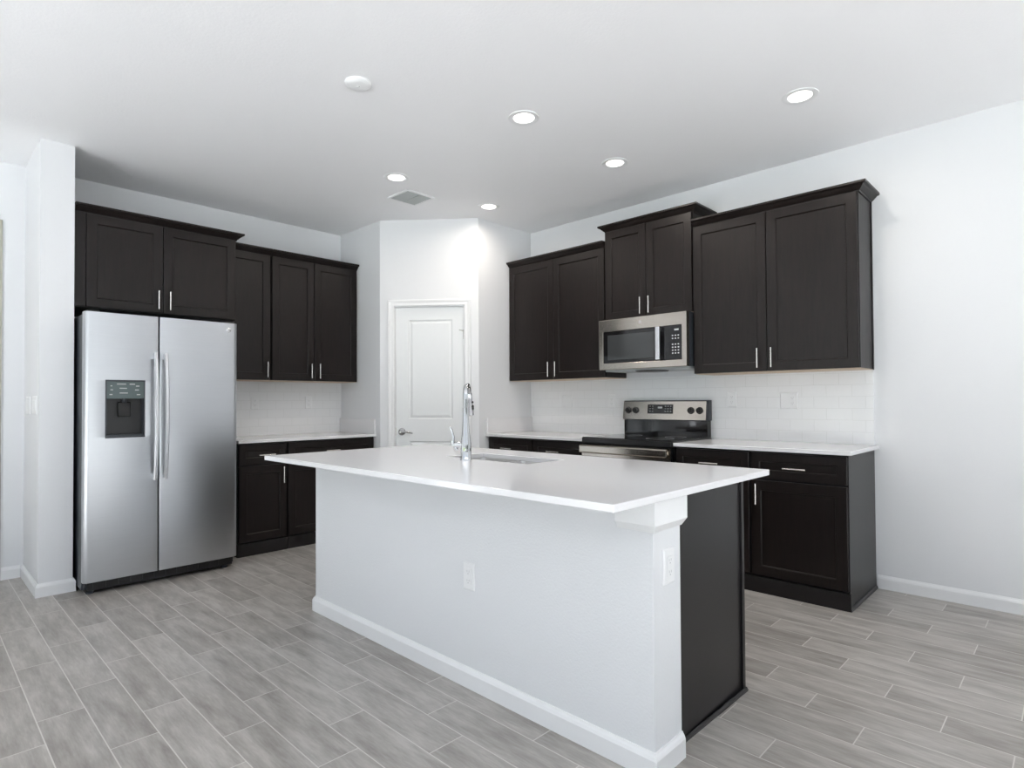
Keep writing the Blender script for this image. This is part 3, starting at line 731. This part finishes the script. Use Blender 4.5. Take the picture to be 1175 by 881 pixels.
box(bm, W, HX0, HX1, YD1-0.006, YD1, HZ0, HZ1)
fl = put('freezer_door', bm, M['steelx'], rf, smooth=True, label='brushed stainless left door with dispenser')
bm = bmesh.new(); prism(bm, fprof(qs+0.007, q1, YD0, YD1, 0.006, 0.028), DZ0, DZ1)
fr_ = put('refrigerator_door', bm, M['steelx'], rf, smooth=True, label='brushed stainless right door')
put('door_gasket', bx(W, q0+0.012, q1-0.012, YD1+0.0005, YD1+0.0095, DZ0, DZ1-0.01), M['black'], rf)
# dispenser
bm = bmesh.new()
box(bm, W, HX0-0.004, HX0+0.004, YD0-0.004, YD1-0.007, HZ0, HZ1); box(bm, W, HX1-0.004, HX1+0.004, YD0-0.004, YD1-0.007, HZ0, HZ1)
box(bm, W, HX0-0.004, HX1+0.004, YD0-0.006, YD1-0.007, HZ0-0.006, HZ0+0.006); box(bm, W, HX0-0.004, HX1+0.004, YD0-0.006, YD1-0.007, HZ1-0.004, HZ1+0.006)
dsp = put('dispenser_frame', bm, M['grey'], fl, bevel=0.001)
put('dispenser_recess', bx(W, HX0+0.004, HX1-0.004, YD1-0.010, YD1-0.0065, HZ0+0.006, HZ1-0.004), M['black'], fl)
put('dispenser_controls', bx(W, HX0+0.004, HX1-0.004, YD0-0.002, YD1-0.012, 1.222, HZ1-0.004), M['panelgl'], fl, label='grey-green glass control strip')
for i, (u, z, a_) in enumerate(((0.915, 1.30, .010), (0.95, 1.312, .05), (1.055, 1.30, .02), (0.915, 1.275, .014), (0.965, 1.285, .04), (1.05, 1.275, .022), (0.91, 1.245, .016), (0.965, 1.255, .045), (1.06, 1.245, .02), (1.02, 1.312, .03))):
    put('dispenser_icon', bx(W, u, u+a_, YD0-0.0026, YD0-0.0019, z, z+0.006), M['slot'], fl, label='pale printed legend')
bm = bmesh.new(); lathe(bm, (0.998, YD0+0.03, 1.222), [(0.016, 0), (0.014, -0.02), (0.009, -0.026)], (0, 0, 1), 20)
put('dispenser_nozzle', bm, M['grey'], fl, smooth=True)
bm = bmesh.new(); box(bm, W, 0.962, 1.034, YD0+0.030, YD0+0.040, 1.105, 1.200)
put('dispenser_paddle', bm, M['gloss'], fl, bevel=0.004)
bm = bmesh.new(); box(bm, W, HX0+0.006, HX1-0.006, YD0-0.002, YD1-0.011, HZ0+0.0065, HZ0+0.014)
put('drip_tray', bm, M['grey'], fl)
def fhandle(x, parent):
    bm = bmesh.new(); n = 14; rows = []
    for k in range(n+1):
        t_ = k/n; z = 0.690+t_*0.835
        bow = 0.036+0.030*math.sin(math.pi*t_)**0.8
        y = YD0-bow
        rows.append([bm.verts.new((x+a_, y+b_, z)) for a_, b_ in ((-0.012, 0.010), (-0.012, 0.002), (-0.007, -0.005), (0.007, -0.005), (0.012, 0.002), (0.012, 0.010))])
    for a_, b_ in zip(rows, rows[1:]):
        for k in range(6): bm.faces.new((a_[k], a_[(k+1) % 6], b_[(k+1) % 6], b_[k]))
    bm.faces.new(rows[0]); bm.faces.new(rows[-1])
    for z in (0.712, 1.502): box(bm, W, x-0.010, x+0.010, YD0-0.036, YD0-0.0002, z-0.018, z+0.018)
    put('handle', bm, M['hsteel'], parent, smooth=True, label='long bowed steel handle')
fhandle(1.163, fl); fhandle(1.223, fr_)
bm = bmesh.new(); lathe(bm, (1.635, YD0-0.0002, 1.715), [(0.016, 0), (0.016, 0.0012), (0.014, 0.002)], (0, -1, 0))
bd = put('badge', bm, M['hsteel'], fr_, smooth=True, label='small round maker badge')
font_mark('GE', LW, 1.635, B-YD0+0.0026, 1.715, 0.017, M['grey'], bd, 'badge_lettering')
bm = bmesh.new(); box(bm, W, q0+0.03, q1-0.02, YD1-0.01, YD1+0.02, 0.022, 0.082)
for k in range(12): box(bm, W, q0+0.06+k*0.068, q0+0.10+k*0.068, YD1-0.014, YD1-0.010, 0.035, 0.070)
put('bottom_grille', bm, M['black'], rf, label='black slotted base grille')
for x in (q0+0.05, q1-0.06):
    bm = bmesh.new(); lathe(bm, (x, YD1+0.03, 0), [(0.022, 0), (0.022, 0.012), (0.010, 0.016), (0.010, 0.04)])
    put('levelling_foot', bm, M['grey'], rf, smooth=True)
for x in (q0+0.02, q1-0.08):
    bm = bmesh.new(); box(bm, W, x, x+0.06, YD0+0.02, YD1+0.07, 1.7525, 1.778)
    put('hinge_cover', bm, M['black'], rf, bevel=0.004)

# ================================================================== CEILING FITTINGS
lights = [(2.521, 2.314, 'round recessed ceiling light nearest the island, largest near the top middle of the view'),
          (3.404, 1.082, 'round recessed ceiling light at the right, closest to the bare white wall'),
          (2.530, 3.600, 'round recessed ceiling light beside the square air vent'),
          (3.450, 2.310, 'round recessed ceiling light in front of the microwave cabinet'),
          (3.465, 3.590, 'round recessed ceiling light closest to the pantry corner')]
for x, y, lab in lights:
    t = root('recessed_light', (x, y, ZC), lab, 'ceiling light', 'recessed ceiling lights')
    bm = bmesh.new(); lathe(bm, (x, y, ZC-0.0005), [(0.092, 0), (0.090, -0.004), (0.074, -0.007), (0.062, -0.003)], (0, 0, 1), 40, False, False)
    lathe(bm, (x, y, ZC-0.0005), [(0.092, 0), (0.061, 0), (0.062, -0.003)], (0, 0, 1), 40, False, False)
    put('trim_ring', bm, M['plate'], t, smooth=True, label='white trim ring')
    bm = bmesh.new(); lathe(bm, (x, y, ZC-0.0025), [(0.0605, 0), (0.055, -0.001)], (0, 0, 1), 40)
    put('lens', bm, M['lens'], t, label='lit warm white lens')
    l = bpy.data.lights.new('lamp', 'AREA'); l.shape = 'DISK'; l.size = 0.115; l.spread = math.radians(170); l.energy = LAMP_W; l.color = LAMP_COL
    lo = bpy.data.objects.new('lamp', l); COL.objects.link(lo); lo.parent = t; lo.location = (0, 0, -0.008)
bm = bmesh.new(); sx_, sy_ = 1.637, 2.666
lathe(bm, (sx_, sy_, ZC-0.0005), [(0.068, 0), (0.067, -0.008), (0.060, -0.015), (0.045, -0.020), (0.015, -0.022)], (0, 0, 1), 40)
t = root('smoke_detector', (sx_, sy_, ZC), 'round white smoke detector on the ceiling', 'smoke detector')
put('housing', bm, M['plate'], t, smooth=True)
bm = bmesh.new(); lathe(bm, (sx_, sy_, ZC-0.0235), [(0.010, 0.001), (0.010, -0.001), (0.006, -0.002)], (0, 0, 1), 16)
put('test_button', bm, M['plate'], t)
vt = root('ceiling_vent', (2.865, 3.87, ZC), 'square white louvred air vent in the ceiling', 'air vent')
vx0, vx1, vy0, vy1 = 2.725, 3.000, 3.735, 4.000
bm = bmesh.new(); sweep(bm, lambda p, q, w_: Vector((p, q, ZC-0.0005+w_)), [(vx0+0.001, vy0), (vx1, vy0), (vx1, vy1), (vx0, vy1), (vx0, vy0)], [(0, 0), (0, -0.006), (-0.004, -0.009), (-0.022, -0.006), (-0.022, 0)], 1)
put('frame', bm, M['plate'], vt, label='white rim')
put('duct', bx(W, vx0+0.022, vx1-0.022, vy0+0.022, vy1-0.022, ZC-0.0015, ZC-0.0005), M['duct'], vt)
VF = Fr((0, 0, 0), (1, 0, 0), (0, 1, 0))
nl = 9; xm = (vx0+vx1)/2
for i in range(nl):
    y = vy0+0.03+i*(vy1-vy0-0.06)/(nl-1)
    bm = bmesh.new(); v = [bm.verts.new((x, y+dy, ZC-0.002+dz)) for x in (vx0+0.022, vx1-0.022) for dy, dz in ((-0.010, -0.001), (0.008, -0.009), (0.009, -0.008), (-0.009, 0.0))]
    for f in ((0, 1, 2, 3), (4, 7, 6, 5), (0, 4, 5, 1), (1, 5, 6, 2), (2, 6, 7, 3), (3, 7, 4, 0)): bm.faces.new([v[k] for k in f])
    put('louvre', bm, M['vent'], vt)
bm = bmesh.new(); box(bm, W, xm-0.003, xm+0.003, vy0+0.022, vy1-0.022, ZC-0.012, ZC-0.0016)
put('centre_bar', bm, M['vent'], vt)

# ================================================================== OUTLETS AND SWITCHES
def plate(fr, u, n, z, kinds, label, cat, group):
    """kinds: 'o' duplex outlet, 's' paddle switch, 'b' blank"""
    gw = 0.046; wd = 0.070+gw*(len(kinds)-1); h = 0.116
    name = 'wall_outlet' if 'o' in kinds else 'light_switch'
    t = root(name, fr(u, n, z-h/2), label, cat, group)
    bm = bmesh.new()
    def ring(a_, nn): return [bm.verts.new(fr(p, nn, q)) for p, q in ((u-wd/2+a_, z-h/2+a_), (u+wd/2-a_, z-h/2+a_), (u+wd/2-a_, z+h/2-a_), (u-wd/2+a_, z+h/2-a_))]
    R_ = [ring(0, n+0.0003), ring(0, n+0.002), ring(0.004, n+0.0055)]
    bm.faces.new(R_[0]); bm.faces.new(R_[-1])
    for a_, b_ in zip(R_, R_[1:]):
        for k in range(4): bm.faces.new((a_[k], a_[(k+1) % 4], b_[(k+1) % 4], b_[k]))
    put('cover_plate', bm, M['plate'], t)
    for i, k in enumerate(kinds):
        c = u+(i-(len(kinds)-1)/2)*gw
        if k == 'b': continue
        pd = put('paddle' if k == 's' else 'socket', bx(fr, c-0.0165, c+0.0165, n+0.0056, n+0.0078, z-0.033, z+0.033), M['plate'], t, bevel=0.001)
        if k == 'o':
            for dz in (-0.019, 0.019):
                for du in (-0.006, 0.006): put('slot', bx(fr, c+du-0.001, c+du+0.001, n+0.0079, n+0.0082, z+dz-0.002, z+dz+0.006), M['slot'], pd)
                put('ground_hole', bx(fr, c-0.002, c+0.002, n+0.0079, n+0.0082, z+dz-0.010, z+dz-0.006), M['slot'], pd)
GO = 'white outlets on the tiled backsplash'
plate(RW, 1.872, 0.008, 1.196, 'o', 'white outlet on the tiles just right of the range', 'outlet', GO)
plate(RW, 1.468, 0.008, 1.186, 'ob', 'wide white two-gang outlet on the tiles under the right wall cabinet', 'outlet', GO)
plate(RW, 2.935, 0.008, 1.186, 'o', 'white outlet on the tiles just left of the range', 'outlet', GO)
plate(RW, 3.430, 0.008, 1.190, 'ss', 'white two-gang switch on the tiles near the pantry corner', 'switch', None)
plate(LW, 2.178, 0.008, 1.190, 'o', 'white outlet on the tiles nearest the refrigerator', 'outlet', GO)
plate(LW, 2.685, 0.008, 1.190, 'o', 'white outlet on the tiles between refrigerator and pantry wall', 'outlet', GO)
SW = Fr((SX0, 0, 0), (0, 1, 0), (-1, 0, 0))
plate(SW, 4.775, 0.0, 1.182, 'sss', 'white three-gang switch plate near the front edge of the stub wall', 'switch', 'switch plates on the stub wall')
plate(SW, 5.055, 0.0, 1.182, 'sss', 'white three-gang switch plate deeper in, by the far corner of the stub wall', 'switch', 'switch plates on the stub wall')
plate(Fr((BX0, 0, 0), (0, 1, 0), (-1, 0, 0)), 1.850, 0.0, 0.462, 'o', 'white outlet low on the long front of the island half wall', 'outlet', 'outlets on the island')
plate(Fr((0, BY0, 0), (1, 0, 0), (0, -1, 0)), 1.755, 0.0, 0.650, 'o', 'white outlet on the narrow end of the island half wall', 'outlet', 'outlets on the island')
